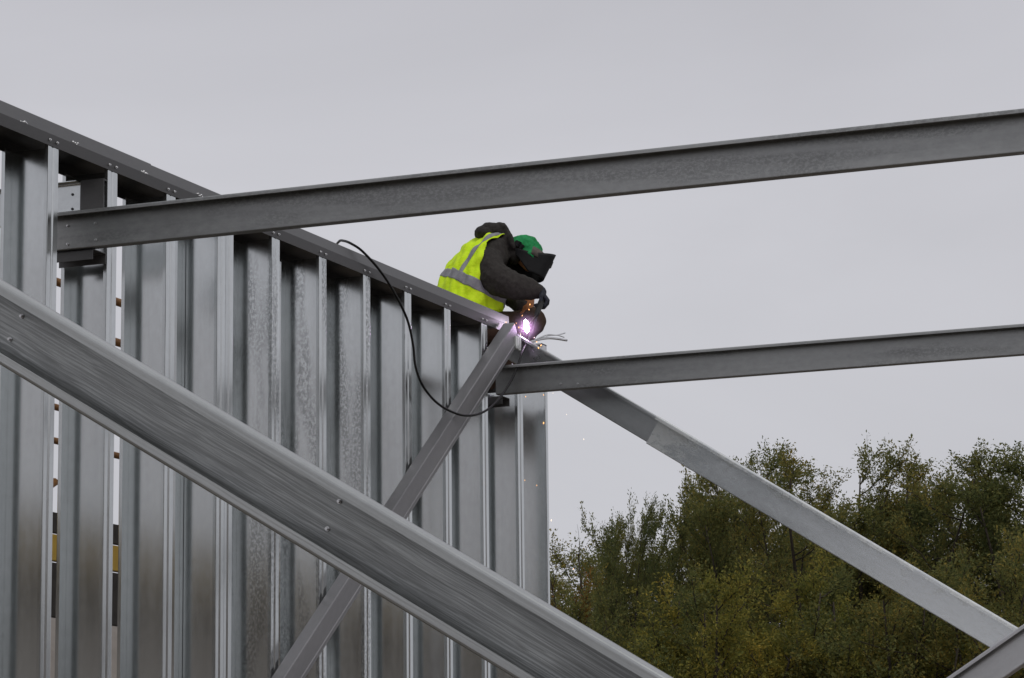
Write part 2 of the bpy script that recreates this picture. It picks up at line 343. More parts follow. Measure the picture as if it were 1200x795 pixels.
# top track: inverted U over the studs
Y0, Y1 = 6.6, 19.27
tr = empty('top_track', (0, Y0, 5.32)); tag(tr, 'dark grey steel track capping the wall studs, dotted with screw pairs', 'steel track')
TZ = 5.388
me = sheet_mesh([(.004, 5.322), (.004, TZ), (-DEP-.004, TZ), (-DEP-.004, 5.322)], .003, Y1-Y0, r=.005, cuts=1)
o = link_mesh('channel', me, M['track'], tr)
o.matrix_local = Matrix.Translation((0, 0, -5.32)) @ Matrix(((0, 1, 0, 0), (1, 0, 0, 0), (0, 0, 1, 0), (0, 0, 0, 1)))
bpy.context.view_layer.update()
def screw_mesh(r, h, n=10):
    bm = bmesh.new()
    bmesh.ops.create_cone(bm, segments=6, radius1=r, radius2=r*.92, depth=h, cap_ends=True, matrix=Matrix.Translation((h*.5+h*.3, 0, 0)) @ Matrix.Rotation(math.pi/2, 4, 'Y'))
    bmesh.ops.create_cone(bm, segments=12, radius1=r*1.45, radius2=r*1.35, depth=h*.3, cap_ends=True, matrix=Matrix.Translation((h*.15, 0, 0)) @ Matrix.Rotation(math.pi/2, 4, 'Y'))
    return bm_done(bm)
scm = screw_mesh(.0055, .006)
for Y, top, lab in stud_info:
    if Y < 12.9 or Y > 19.2 or abs(Y-14.962) < .01: continue
    for dy in (-.082, -.03):
        o = link_mesh('screw', scm, M['screw'], tr); o.location = (.0085, Y + dy - Y0 - (.02 if dy < -.05 else 0), .028 + random.uniform(-.003, .003))
# upper eave member, set a little back and spliced once
ev = empty('eave_beam', (0, Y0, 5.39)); tag(ev, 'lighter grey eave channel lying on top of the wall track, joined once at its left end', 'steel channel')
YS = on_x(179, 206, 0).y
for (a, b_, dx, dz) in ((Y0, YS, .0, .002), (YS-.09, Y1-.02, -.0065, .0)):
    me = sheet_mesh([(-.012+dx, .003), (-.012+dx, .068+dz), (-.20+dx, .068+dz), (-.20+dx, .003)], .003, b_-a, r=.005)
    o = link_mesh('channel_length', me, M['eave'], ev)
    o.matrix_local = Matrix.Translation((0, a-Y0, 0)) @ Matrix(((0, 1, 0, 0), (1, 0, 0, 0), (0, 0, 1, 0), (0, 0, 0, 1)))
for (u, v) in ((29, 145), (90, 170), (170, 203), (235, 227)):      # rough weld dabs on the joint line
    p = on_x(u, v, -.002); bm = bmesh.new()
    for k in range(6):
        bmesh.ops.create_icosphere(bm, subdivisions=2, radius=.005+random.random()*.004, matrix=Matrix.Translation((-.004, (k-2.5)*.012, random.uniform(-.006, .008))))
    o = link_mesh('weld_bead', bm_done(bm), M['mid'], ev); o.location = (-.004, p.y-Y0, 5.392-5.39)

# ------------------------------------------------------------------ purlins (Z sections), top flange toward the viewer
def zsec(d, ft, fb, lip, t=.0028):
    return [(-ft, d-lip), (-ft, d), (0, d), (0, 0), (fb, 0), (fb, lip)]
def purlin(Y, x0, x1, label, bolts):
    e = empty('purlin', (x0, Y, 4.86)); tag(e, label, 'purlin', 'roof purlins')
    me = sheet_mesh(zsec(.19, .065, .06, .018), .0028, x1-x0, r=.006)
    o = link_mesh('z_section', me, M['purlin'], e)
    for (u, v) in bolts:
        p = on_y(u, v, Y); b_ = link_mesh('bolt', screw_mesh(.0055, .008), M['screw'], e)
        b_.matrix_local = Matrix.Translation(p - e.location + Vector((0, -.0005, 0))) @ Matrix.Rotation(-math.pi/2, 4, 'Z')
    return e
purlin(13.43, -.26, 7.4, 'upper long steel purlin crossing the whole sky, fixed with four bolts at the wall', [(79.5, 265), (112, 262), (79.5, 286.5), (112.5, 281.5)])
purlin(19.0, -.02, 7.4, 'lower steel purlin ending at the wall corner below the welder', [(657, 450), (677, 450)])

# brackets below the purlin ends
def seat_bracket(Y, x0, x1, z0, z1, label):
    me = sheet_mesh([(0, z0-z1), (0, 0), (.13, 0), (.13, z0-z1)], .004, x1-x0, r=.006)
    o = link_mesh('seat_bracket', me, M['dark']); o.location = (x0, Y, z1); tag(o, label, 'bracket', 'purlin seat brackets'); return o
seat_bracket(13.455, -.28, .008, 4.80, 4.853, 'dark steel seat bracket under the wall end of the upper purlin')
seat_bracket(19.05, -.27, .008, 4.80, 4.853, 'dark steel seat bracket under the wall end of the lower purlin')
bm = bmesh.new(); bm_box(bm, (-.080, 13.585, 5.15), (.145, .008, .24)); bm_box(bm, (-.080, 13.616, 5.262), (.145, .05, .008))
o = link_mesh('cleat_plate', bm_done(bm, .0015), M['dark']); tag(o, 'dark folded cleat plate above the bolted end of the upper purlin', 'cleat')
me = sheet_mesh([(-.05, .20), (0, .20), (0, 0), (-.05, 0)], .004, .7, r=.006)
o = link_mesh('eaves_stub', me, M['stud']); o.location = (-.86, 13.60, 5.062)
tag(o, 'pale mottled galvanised stub beam behind the dark cleat plate', 'stub beam')
for (x, z) in ((-.25, .14), (-.25, .06)):
    h = link_mesh('bolt', screw_mesh(.0055, .006), M['dark'], o); h.matrix_local = Matrix.Translation((x+.90, -.001, z)) @ Matrix.Rotation(-math.pi/2, 4, 'Z')

# ------------------------------------------------------------------ diagonal braces
def brace_dir(s): return Vector((1, 0, s)).normalized()
# near brace: C section, open toward the viewer, in the frame at Y = 7
s = -.598; d = brace_dir(s); up = Vector((-d.z, 0, d.x))
nb = empty('roof_brace', (0, 7.0, 5.10)); tag(nb, 'big near diagonal brace with drip streaked web and bright rolled edges', 'brace', 'diagonal braces')
D = .190; me = sheet_mesh([(-.075, D-.026), (-.075, D), (0, D), (0, 0), (-.075, 0), (-.075, .026)], .0035, 10.2, r=.006)
ch = link_mesh('c_section', me, M['near'], nb)
def frame(o, origin, d, up, base):
    # local x along the member, y along world Y, z = up
    Mx = Matrix(((d.x, 0, up.x, 0), (d.y, 1, up.y, 0), (d.z, 0, up.z, 0), (0, 0, 0, 1))); Mx.translation = Vector(origin) - Vector(base)
    o.matrix_local = Mx
o0 = Vector((0, 7.0, 5.352)) - up * D
frame(ch, o0, d, up, nb.location)
for (u, v) in ((26, 371), (12, 398), (398, 588), (384, 620)):
    p = on_y(u, v, 7.0); b_ = link_mesh('bolt', screw_mesh(.0048, .007), M['screw'], nb)
    b_.matrix_local = Matrix.Translation(p - nb.location + Vector((0, -.001, 0))) @ Matrix.Rotation(-math.pi/2, 4, 'Z')
# far brace in the end frame: upper length, and a brighter sleeved length lower down
s = -.636; d = brace_dir(s); up = Vector((-d.z, 0, d.x)); YB = 19.28
fb = empty('roof_brace', (0, YB, 5.1)); tag(fb, 'pale galvanised brace running from the wall corner down in front of the trees', 'brace', 'diagonal braces')
D = .190
a0 = Vector((.0, YB, 5.352))
me = sheet_mesh(zsec(D, .06, .05, .018), .003, 1.9, r=.006)
o = link_mesh('upper_length', me, M['fb_top'], fb); frame(o, a0 - up*D + d*.06, d, up, fb.location)
D2 = .206; p = on_y(765, 505, YB-.012); along = (p - a0).dot(d)
me = sheet_mesh(zsec(D2, .080, .05, .024), .003, 8.8 - along, r=.006)
o = link_mesh('lower_length', me, M['bright'], fb); frame(o, a0 + Vector((0, -.008, 0)) + d*along - up*(D2-.006), d, up, fb.location)
# mirrored brace
s = .627; d = brace_dir(s); up = Vector((-d.z, 0, d.x))
mb = empty('roof_brace', (0, 19.02, .8)); tag(mb, 'short visible piece of brace rising the other way at the bottom right corner', 'brace', 'diagonal braces')
D = .21; q = on_y(1150, 766.5, 18.95)
me = sheet_mesh([(-.07, D-.022), (-.07, D), (0, D), (0, 0), (-.07, 0), (-.07, .022)], .003, 8.4, r=.008)
o = link_mesh('c_section', me, M['mid'], mb); frame(o, Vector((q.x, 19.02, q.z)) - up*D - d*(q.x/d.x - .05), d, up, mb.location)

# strut lying on the outside of the studs, in the plane of the wall
pt, pb = Vector((.02, 18.99, 5.29)), Vector((.02, 15.53, 2.68)); d = (pb-pt).normalized()
length = (pt.z-.08)/-d.z; nrm = Vector((1, 0, 0)); side = nrm.cross(d)          # side: across the strut in the wall plane
me = sheet_mesh([(0, -.0), (0, .08), (.118, .08), (.121, .085), (.127, .085), (.13, .08), (.152, .08), (.152, .0)], .003, length, r=.006)
ws = link_mesh('wall_strut', me, M['strut'])
sd_ = side if side.z < 0 else -side
Mx = Matrix(((d.x, sd_.x, nrm.x, 0), (d.y, sd_.y, nrm.y, 0), (d.z, sd_.z, nrm.z, 0), (0, 0, 0, 1))); Mx.translation = pt + Vector((0, .07, .08))
ws.matrix_world = Mx; tag(ws, 'slim purple grey strut slanting across the wall studs from the corner being welded', 'strut')
bm = bmesh.new(); c = on_x(606.5, 402, .105)
for k in range(3): bm_box(bm, (0, (k-1)*.034, 0), (.02, .022, .085+.01*k))
bm_box(bm, (-.013, 0, 0), (.012, .105, .09))
o = link_mesh('cleat_plate', bm_done(bm, .003), M['bright']); o.location = c; tag(o, 'small pale ribbed cleat at the strut head just below the welding arc', 'cleat')

# ------------------------------------------------------------------ offcuts at the corner
wr = []
def px_path(l): return smooth_path([on_x(u, v, x) for u, v, x in l], 5)
wr.append(tube(px_path([(612, 404, .0), (628, 399, .0), (645, 396.5, .02), (664, 399, .02)]), .009, 7))
wr.append(tube(px_path([(628, 398, .02), (642, 392.5, .03), (652, 393, .03), (662, 390.5, .03)]), .0045, 6))
wr.append(tube(px_path([(640, 394, .03), (652, 393, .03), (661, 395.5, .04)]), .004, 6))
wr.append(tube(px_path([(622, 404, .0), (636, 396, .0), (655, 397.5, .01)]), .006, 6))
V, Fc = join(wr); o = link_mesh('wire_offcuts', mesh_from(V, Fc, True), M['screw']); tag(o, 'bunch of bent pale wire ends sticking out beside the welding arc', 'wire')
o2 = bmesh.new(); bm_box(o2, (0, 0, 0), (.12, .09, .012)); bm_box(o2, (.055, 0, -.05), (.01, .09, .11))
o = link_mesh('angle_cleat', bm_done(o2, .002), M['mid']); o.location = on_x(629, 405, -.05); tag(o, 'small angle cleat on top of the end upright below the wire ends', 'cleat')

# ------------------------------------------------------------------ welding cable
cp = [(392, 330, -.5), (391, 296, -.42), (397, 283.5, -.20), (403, 282.5, -.09), (412, 286, .0), (425, 295, .03), (445, 317, .05), (462, 343, .06), (477, 374, .06), (484, 404, .05), (487, 430, .05),
      (496, 453, .06), (513, 473, .09), (535, 485, .13), (553, 487, .16), (570, 481, .17), (586, 466, .17), (599, 446, .17), (607, 428, .16), (612, 413, .15), (619, 399, .11), (627, 377, .07), (633, 359, .04)]
path = smooth_path([on_x(*c) for c in cp], 6)
V, Fc = tube(path, .0082, 8); o = link_mesh('welding_cable', mesh_from(V, Fc, True), M['rubber'])
tag(o, 'black welding cable draped over the wall and looping up to the gloved hand', 'cable')

# ------------------------------------------------------------------ the welder
def cone_chain(pts, rads, n=14):
    """rounded tapered limb: path with radii and hemispherical ends"""
    P = [Vector(p) for p in pts]; t0 = (P[1]-P[0]).normalized(); t1 = (P[-1]-P[-2]).normalized()
    pp, rr = [], []
    for a in (80, 55, 25): pp.append(P[0] - t0*rads[0]*math.sin(math.radians(a))); rr.append(rads[0]*math.cos(math.radians(a)))
    pp += P; rr += list(rads)
    for a in (25, 55, 80): pp.append(P[-1] + t1*rads[-1]*math.sin(math.radians(a))); rr.append(rads[-1]*math.cos(math.radians(a)))
    return tube(pp, rr, n)
def ellipsoid(c, ax, n=20, m=12):
    c = Vector(c); V, Fc = [], []
    for i in range(m+1):
        th = math.pi*i/m
        for k in range(n):
            ph = 2*math.pi*k/n
            V.append(c + ax[0]*math.sin(th)*math.cos(ph) + ax[1]*math.sin(th)*math.sin(ph) + ax[2]*math.cos(th))
    for i in range(m):
        for k in range(n):
            l = (k+1) % n; Fc.append((i*n+k, (i+1)*n+k, (i+1)*n+l, i*n+l))
    return V, Fc
def remesh(parts, voxel, smooth=4, disp=0, dscale=.08):
    V, Fc = join(parts); me = mesh_from(V, Fc)
    bm = bmesh.new(); bm.from_mesh(me); bmesh.ops.remove_doubles(bm, verts=bm.verts, dist=1e-5); bmesh.ops.recalc_face_normals(bm, faces=bm.faces); bm.to_mesh(me); bm.free()
    o = bpy.data.objects.new('tmp', me); COL.objects.link(o)
    r = o.modifiers.new('r', 'REMESH'); r.mode = 'VOXEL'; r.voxel_size = voxel
    if smooth:
        sm_ = o.modifiers.new('s', 'SMOOTH'); sm_.iterations = smooth; sm_.factor = .5
    if disp:
        tx = bpy.data.textures.new('wr', 'CLOUDS'); tx.noise_scale = dscale; tx.noise_depth = 2
        dm = o.modifiers.new('d', 'DISPLACE'); dm.texture = tx; dm.strength = disp; dm.texture_coords = 'LOCAL'
    bpy.context.view_layer.update()
    out = bpy.data.meshes.new_from_object(o.evaluated_get(bpy.context.evaluated_depsgraph_get()))
    bpy.data.objects.remove(o); out.polygons.foreach_set('use_smooth', [True]*len(out.polygons)); return out

BETA = math.radians(25)
FW = (RV*math.cos(BETA) - KV*math.sin(BETA)).normalized(); SD = (KV*math.cos(BETA) + RV*math.sin(BETA)).normalized(); UP = Vector((0, 0, 1))
man = empty('person', on_k(560, 462, 0)); base = man.location.copy()
tag(man, 'welder in hi-vis vest crouching behind the wall top, black face shield lowered', 'person')
def loc(parts): return [([Vector(v) - base for v in V], F) for V, F in parts]
def kk(u): return -math.tan(BETA) * (u - 540) / 172.0
SP = [(534, 388), (538, 358), (549, 329), (561, 310), (574, 298), (587, 292), (598, 292)]
AB = [.13, .145, .145, .138, .120, .10, .07]; AF = [.22, .27, .26, .19, .14, .10, .07]; WD = [.19, .20, .215, .22, .20, .13, .075]
SC = [on_k(u, v, kk(u)) for u, v in SP]
def interp(arr, t):
    x = t*(len(arr)-1); i = min(int(x), len(arr)-2); f = x-i; f2 = f*f*(3-2*f) if not isinstance(arr[0], Vector) else f
    return arr[i]*(1-f2) + arr[i+1]*f2
SCS = smooth_path(SC, 8)
def spine(t):
    x = t*(len(SCS)-1); i = min(int(x), len(SCS)-2); c = SCS[i].lerp(SCS[i+1], x-i)
    tan = (SCS[min(i+2, len(SCS)-1)] - SCS[max(i-1, 0)]).normalized(); return c, tan
def torso(t, ph, off=0.0, frontscale=1.0):
    """ph 0 = middle of the back, 90 deg = right side (toward the viewer)"""
    c, tan = spine(t); nb_ = SD.cross(tan).normalized(); nb_ = nb_ if nb_.dot(FW) < 0 else -nb_
    ca, sa = math.cos(ph), math.sin(ph); a = interp(AB, t) if ca > 0 else interp(AF, t)*frontscale
    e = .85
    return c + nb_*(a+off)*math.copysign(abs(ca)**e, ca) + SD*(interp(WD, t)+off)*math.copysign(abs(sa)**e, sa)
def torso_loft(t0, t1, nt_=26, nph=40, off=0):
    V, Fc = [], []
    for i in range(nt_+1):
        t = t0+(t1-t0)*i/nt_
        for k in range(nph): V.append(torso(t, 2*math.pi*k/nph, off))
    for i in range(nt_):
        for k in range(nph):
            l = (k+1) % nph; Fc.append((i*nph+k, i*nph+l, (i+1)*nph+l, (i+1)*nph+k))
    Fc.append(tuple(range(nph-1, -1, -1))); Fc.append(tuple(nt_*nph+k for k in range(nph))); return V, Fc

sh_r, el_r, wr_r = on_k(575, 306, .08), on_k(603, 336, .20), on_k(633, 342, .235)
sh_l, el_l, wr_l = on_k(592, 300, -.30), on_k(601, 348, -.20), on_k(618, 364, .02)
hip_r, kn_r, an_r = on_k(540, 388, .04), on_k(621, 377, -.02), on_k(598, 452, -.10)
hip_l, kn_l, an_l = on_k(536, 390, -.16), on_k(606, 392, -.30), on_k(570, 452, -.34)
HC = on_k(620, 298, -.12)                                           # head centre
FD = (FW*.915 - UP*.40).normalized(); HU = (UP*.915 + FW*.40).normalized()   # where the face looks, crown direction
# body: one continuous figure under the clothes
body = [torso_loft(.0, 1.0, off=-.03)]
body.append(cone_chain([SC[-2], SC[-1], HC - FD*.03 - HU*.02], [.06, .055, .058]))
body.append(ellipsoid(HC, (FD*.098, SD*.076, HU*.115)))
body.append(ellipsoid(HC + FD*.035 - HU*.075, (FD*.06, SD*.055, HU*.05)))       # jaw
body.append(ellipsoid(HC + FD*.102 - HU*.025, (FD*.018, SD*.014, HU*.026)))     # nose
body.append(ellipsoid(HC + FD*.09 - HU*.07, (FD*.012, SD*.026, HU*.01)))        # mouth
for sgn in (-1, 1):
    body.append(ellipsoid(HC + SD*.077*sgn - FD*.012 - HU*.02, (FD*.018, SD*.009, HU*.03)))  # ear
    body.append(ellipsoid(HC + FD*.088 + SD*.033*sgn + HU*.004, (FD*.01, SD*.013, HU*.008)))  # eye
body.append(cone_chain([sh_r, el_r, wr_r, wr_r + (RV*.55 - UP*.80).normalized()*.07], [.06, .045, .028, .022]))
body.append(cone_chain([sh_l, el_l, wr_l, wr_l + (RV*.15 - UP*.95 + KV*.35).normalized()*.06], [.06, .045, .028, .022]))
body.append(cone_chain([hip_r, kn_r, an_r], [.085, .06, .04])); body.append(cone_chain([hip_l, kn_l, an_l], [.085, .06, .04]))
link_mesh('body', remesh(loc(body), .010, 3), M['skin'], man)
# trousers
tr_ = [ellipsoid(kn_r, (RV*.118, KV*.115, UP*.118)), ellipsoid(SC[0] - UP*.02, (FW*.19, SD*.20, UP*.14)),
       cone_chain([hip_r, hip_r.lerp(kn_r, .55), kn_r, kn_r.lerp(an_r, .5), an_r], [.125, .115, .118, .085, .072]),
       cone_chain([hip_l, hip_l.lerp(kn_l, .55), kn_l, kn_l.lerp(an_l, .5), an_l], [.12, .105, .095, .08, .07])]
link_mesh('trousers', remesh(loc(tr_), .013, 4, .02, .09), M['trousers'], man)
for a in (an_r, an_l):
    b_ = [cone_chain([a + UP*.06, a - UP*.04], [.062, .058]), cone_chain([a - UP*.045 - FW*.04, a - UP*.055 + FW*.08, a - UP*.06 + FW*.17], [.048, .05, .042])]
    link_mesh('boot', remesh(loc(b_), .01, 2), M['boot'], man)
# jacket with hood thrown back
jk = [torso_loft(.04, .97, off=.0)]
jk.append(cone_chain([on_k(582, 300, -.02), on_k(570, 308, .08), on_k(578, 324, .14), on_k(590, 331, .18), el_r, on_k(621, 339, .22), on_k(630, 341, .232)], [.09, .118, .128, .118, .104, .080, .058]))
jk.append(cone_chain([on_k(586, 299, -.2), sh_l, on_k(597, 325, -.26), el_l, wr_l.lerp(el_l, .12)], [.08, .105, .098, .085, .062]))
def hd(u, v, k, a, b, c): return ellipsoid(on_k(u, v, k), (RV*a, KV*b, UP*c))
jk += [hd(569, 275, -.06, .075, .12, .05), hd(579, 272, -.08, .085, .13, .062), hd(586, 270, -.10, .05, .12, .058), hd(592, 281, -.10, .05, .11, .07), hd(564, 273, -.04, .05, .09, .05), hd(572, 268, -.06, .05, .09, .04), hd(603, 301, -.10, .052, .10, .062)]
jk.append(cone_chain([on_k(590, 264, -.02), on_k(597, 276, .0), on_k(602, 290, .0)], [.02, .024, .02]))
link_mesh('hooded_jacket', remesh(loc(jk), .009, 3, .030, .085), M['jacket'], man)
# vest: shell over the torso with arm hole on each side
def shell(fn_keep, t0, t1, off, nt_=40, nph=96, skew=0.0):
    V, Fc, idx = [], [], {}
    for i in range(nt_+1):
        t = t0+(t1-t0)*i/nt_
        for k in range(nph):
            ph = 2*math.pi*k/nph
            te = t - skew*math.sin(ph)*max(0, 1-(t-t0)*2.5)
            fl = 1 + .22*max(0, -math.cos(ph))*max(0, 1-te/.5)          # hangs loose at the front hem
            rip = .008*math.sin(ph*7+te*14)+.006*math.sin(ph*11-te*26)+.006*math.sin(ph*3+te*38)*min(1, 3*abs(te-.3))+.004*math.sin(ph*17+te*45)
            V.append(torso(te, ph, off + rip, fl) - base)
    for i in range(nt_):
        for k in range(nph):
            l = (k+1) % nph
            if fn_keep(t0+(t1-t0)*(i+.5)/nt_, (k+.5)*360/nph): Fc.append((i*nph+k, i*nph+l, (i+1)*nph+l, (i+1)*nph+k))
    me = mesh_from(V, Fc, True); bm = bmesh.new(); bm.from_mesh(me); bmesh.ops.delete(bm, geom=[v for v in bm.verts if not v.link_faces], context='VERTS')
    bmesh.ops.recalc_face_normals(bm, faces=bm.faces); bm.to_mesh(me); bm.free()
    return me
def hole(t, ph):
    q = min(abs(ph-96), abs(ph-264)); return t > .44 and q < 44*math.sqrt(min(1, max(0, (t-.44)/.16)))
def solid(o, th=.004):
    m = o.modifiers.new('solid', 'SOLIDIFY'); m.thickness = th; m.offset = 1; return o
vest = solid(link_mesh('hi_vis_vest', shell(lambda t, ph: not hole(t, ph) and not abs(ph-180) < 5 and not (t > .52 and 110 < ph < 250), .10, .885, .027, 100, 240), M['vest'], man))
def band_keep(t, ph):
    return abs(ph-180) > 6
def strap_keep(t, ph):
    return (37 < ph < 48 or 312 < ph < 323) and not hole(t, ph)
solid(link_mesh('reflective_band', shell(band_keep, .282, .334, .0315, 8, 240, .05), M['band'], vest), .003)
solid(link_mesh('reflective_strap', shell(strap_keep, .33, .885, .0310, 70, 240, .05), M['band'], vest), .003)
# green cap
cap = []
V, Fc = ellipsoid(HC - HU*.004 - FD*.036, (FD*.138, SD*.100, HU*.128), 28, 20); cap.append((V, Fc))
cm_ = remesh(loc(cap), .007, 1, .024, .05)
bm = bmesh.new(); bm.from_mesh(cm_); cut = HC - base - HU*.045 - FD*.01
bmesh.ops.bisect_plane(bm, geom=bm.verts[:]+bm.edges[:]+bm.faces[:], plane_co=cut, plane_no=(HU*.95 + FD*.22).normalized(), clear_inner=True); bm.to_mesh(cm_); bm.free()
cap_o = solid(link_mesh('green_cap', cm_, M['cap'], man), .003)
# shield: curved front panel with side returns, held by a head band
def shield():
    """welding shield: flat front, rounded corners, side wings tapering back to the ears"""
    plan = fillet([(-.15, .096), (.0, .101), (.12, .102), (.188, .060), (.192, -.060), (.12, -.102), (.0, -.101), (-.15, -.096)], .05, 6)
    V, Fc = [], []; nz = 10
    for j in range(nz+1):
        q = j/nz
        for p in plan:
            f = p.x/.192; f2 = max(f, 0); bt = -.008 + .088*f2 + .05*min(f, 0); bb = -.158 + .012*f2 - .10*min(f, 0)
            z = bt*(1-q) + bb*q; V.append(HC - base + FD*(p.x - .016*q*f + .01*q*(1-f2)) + SD*p.y*(1-.1*q) + HU*z)
    n = len(plan)
    for j in range(nz):
        for i in range(n-1): a = j*n+i; Fc.append((a, a+1, a+n+1, a+n))
    return mesh_from(V, Fc, True)
sh_o = solid(link_mesh('face_shield', shield(), M['mask'], man), .004)
bm = bmesh.new(); R3 = Matrix((FD, SD, HU)).transposed()
bm_box(bm, HC - base + FD*.181 - HU*.005, (.012, .09, .055), R3); link_mesh('dark_lens', bm_done(bm, .002), M['rubber'], sh_o)
def ring_piece(a0, a1, z0, z1, rx, ry, tilt=0):
    V, Fc = [], []; n = 14
    for i in range(n+1):
        a = math.radians(a0+(a1-a0)*i/n)
        for z in (z0, z1):
            p = HC - base + FD*math.cos(a)*rx*(1 - .5*max(0, z)**2/.01) + SD*math.sin(a)*ry*(1 - .5*max(0, z)**2/.01) + HU*(z+tilt*math.cos(a)); V.append(p)
    for i in range(n): Fc.append((2*i, 2*i+2, 2*i+3, 2*i+1))
    return mesh_from(V, Fc, True)
solid(link_mesh('head_band', ring_piece(48, 108, -.03, .035, .130, .106, -.0), M['strap'], man), .005)
bm = bmesh.new(); pk = on_k(607, 286, .0) - base
bm_box(bm, pk, (.042, .05, .045), Matrix.Rotation(.5, 3, 'Y')); bm_box(bm, pk + RV*.025 - UP*.022, (.034, .035, .04), Matrix.Rotation(.7, 3, 'Y'))
link_mesh('head_gear_clamp', bm_done(bm, .006), M['mask'], man)
# gloves, five bent fingers each
def glove(wrist, palm_dir, palm_n, thumb_side, grip, mat, cuff_from, sz=1.0):
    """palm_dir: wrist to knuckles; palm_n: direction the palm faces; thumb_side: across the hand to the thumb"""
    palm_dir = palm_dir.normalized(); thumb_side = (thumb_side - palm_dir*thumb_side.dot(palm_dir)).normalized(); pn = palm_dir.cross(thumb_side); pn = pn if pn.dot(palm_n) > 0 else -pn
    P = [cone_chain([cuff_from, wrist], [.055*sz, .044*sz])]
    kn = wrist + palm_dir*.085*sz
    for j in range(4):
        o_ = thumb_side*(.030 - .020*j)*sz
        P.append(cone_chain([wrist + o_*.6 + palm_dir*.01, kn + o_], [.020*sz, .0155*sz], 10))
        ln = (.045, .050, .046, .036)[j]*sz; p = kn + o_; ang = .25
        pts, rs = [p], [.0145*sz]
        for seg, (dl, da) in enumerate(((1.0, grip), (.72, grip*1.1), (.55, grip*.8))):
            ang += da*(1+.05*j); p = p + (palm_dir*math.cos(ang) + pn*math.sin(ang))*ln*dl; pts.append(p); rs.append((.0135-.001*seg)*sz)
        P.append(cone_chain(pts, rs, 10))
    t0 = wrist + palm_dir*.02*sz + thumb_side*.028*sz; t1 = t0 + (palm_dir*.5 + thumb_side*.6 + pn*.55).normalized()*.045*sz; t2 = t1 + (palm_dir*.75 - thumb_side*.1 + pn*.6).normalized()*.034*sz
    P.append(cone_chain([t0, t1, t2], [.019*sz, .016*sz, .0135*sz], 10))
    return remesh(loc(P), .0045, 2)
gr = wr_r + Vector((0, 0, -.004))
link_mesh('glove', glove(gr, (RV*.55 - UP*.80 + KV*.1), (-RV*.8 - UP*.3), (KV*.6 + UP*.3 - RV*.1), .85, M['glove'], on_k(626, 340, .22), 1.08), M['glove'], man)
link_mesh('glove', glove(wr_l, (RV*.15 - UP*.95 + KV*.35), (KV*.5 - RV*.6), (-RV*.5 + KV*.5), .42, M['leather'], on_k(617, 350, -.08), 1.1), M['leather'], man)['label'] = 'tan leather glove with orange arc glow put into its colour'
# electrode holder held in the right hand
h0, h1 = on_x(636, 349, .03), on_x(628, 371, .06); tip = on_x(619.5, 381, .06)
eh = empty('electrode_holder', h0); tag(eh, 'dark electrode holder gripped in the gloved hand above the arc', 'tool')
V, Fc = tube([Vector(x)-h0 for x in (h0, h0.lerp(h1, .3), h0.lerp(h1, .8), h1)], [.018, .023, .020, .012], 12); link_mesh('handle', mesh_from(V, Fc, True), M['rubber'], eh)
V, Fc = tube([h1-h0 - (h1-h0)*.1, tip-h0], [.003, .003], 8); link_mesh('welding_rod', mesh_from(V, Fc, True), M['strap'], eh)

# ------------------------------------------------------------------ arc, sparks, smoke
AC = on_x(617, 386, .10)
arc = empty('welding_arc', AC); tag(arc, 'dazzling white and violet welding arc at the top corner of the wall', 'welding arc')
def px_off(du, dv): return on_x(617+du, 384+dv, .10) - AC
def flame(c, hw, hh, spikes, seed):
    random.seed(seed); V, Fc = [], []; n = 18; m = 10
    for i in range(m+1):
        th = math.pi*i/m
        for k in range(n):
            ph = 2*math.pi*k/n; sp = 1 + (spikes*(random.random()) if i < 4 else .06*random.random())
            z = math.cos(th)*hh*(sp if i < 4 else 1); r = math.sin(th)**.9*hw*(1 + .1*random.random())
            V.append(c + RV*(r*math.cos(ph) - .12*z) + KV*r*math.sin(ph) + UP*z)
    for i in range(m):
        for k in range(n): l = (k+1) % n; Fc.append((i*n+k, (i+1)*n+k, (i+1)*n+l, i*n+l))
    return mesh_from(V, Fc, True)
link_mesh('arc_core', flame(px_off(0, 0), .017, .039, .6, 3), M['arc_core'], arc)
pl = bpy.data.lights.new('arc_lamp', 'POINT'); pl.energy = 1.5; pl.color = (.86, .55, 1.0); pl.shadow_soft_size = .04
po = bpy.data.objects.new('arc_lamp', pl); COL.objects.link(po); po.location = AC + KV*.06 + UP*.01
random.seed(11)
SPK = [(642, 458, 1), (616, 465, 0), (664, 486, 1), (637, 496, 0), (615, 563, 0), (629, 569, 0), (684, 515, 1), (646, 610, 1), (672, 667, 0), 
       (621, 357, 0), (612, 370, 0), (616, 378, 0), (620, 363, 0), (605, 379, 0), (593, 378, 0), (603, 381, 0), (608, 384, 0), (634, 405, 0), (629, 401, 0), (626, 396, 1), (769, 490, 0), (648, 461, 1), (637, 463, 0), (631, 408, 0), (610, 392, 1)]
bm = bmesh.new(); bmesh.ops.create_icosphere(bm, subdivisions=2, radius=1); spm = bm_done(bm); spm.polygons.foreach_set('use_smooth', [True]*len(spm.polygons)); spm.materials.append(M['spark'])
spm2 = spm.copy(); spm2.materials.clear(); spm2.materials.append(M['spark_pale'])
for u, v, pale in SPK:
    o = bpy.data.objects.new('spark', spm2 if pale else spm); COL.objects.link(o); o.location = on_x(u, v, .14 + random.uniform(0, .12))
    r = random.uniform(.0026, .0048); o.scale = (r*.8, r*.8, r*random.uniform(1.1, 1.8)); o.rotation_euler = (random.uniform(-.5, .5), random.uniform(-.5, .5), 0)
    tag(o, 'tiny glowing spark flying from the welding arc', 'spark', 'welding sparks')
bm = bmesh.new(); bmesh.ops.create_icosphere(bm, subdivisions=3, radius=.15); smk = bm_done(bm)
m = bpy.data.materials.new('fume_arc_halo'); m.use_nodes = True; nt = m.node_tree; nt.nodes.clear(); L = nt.links.new
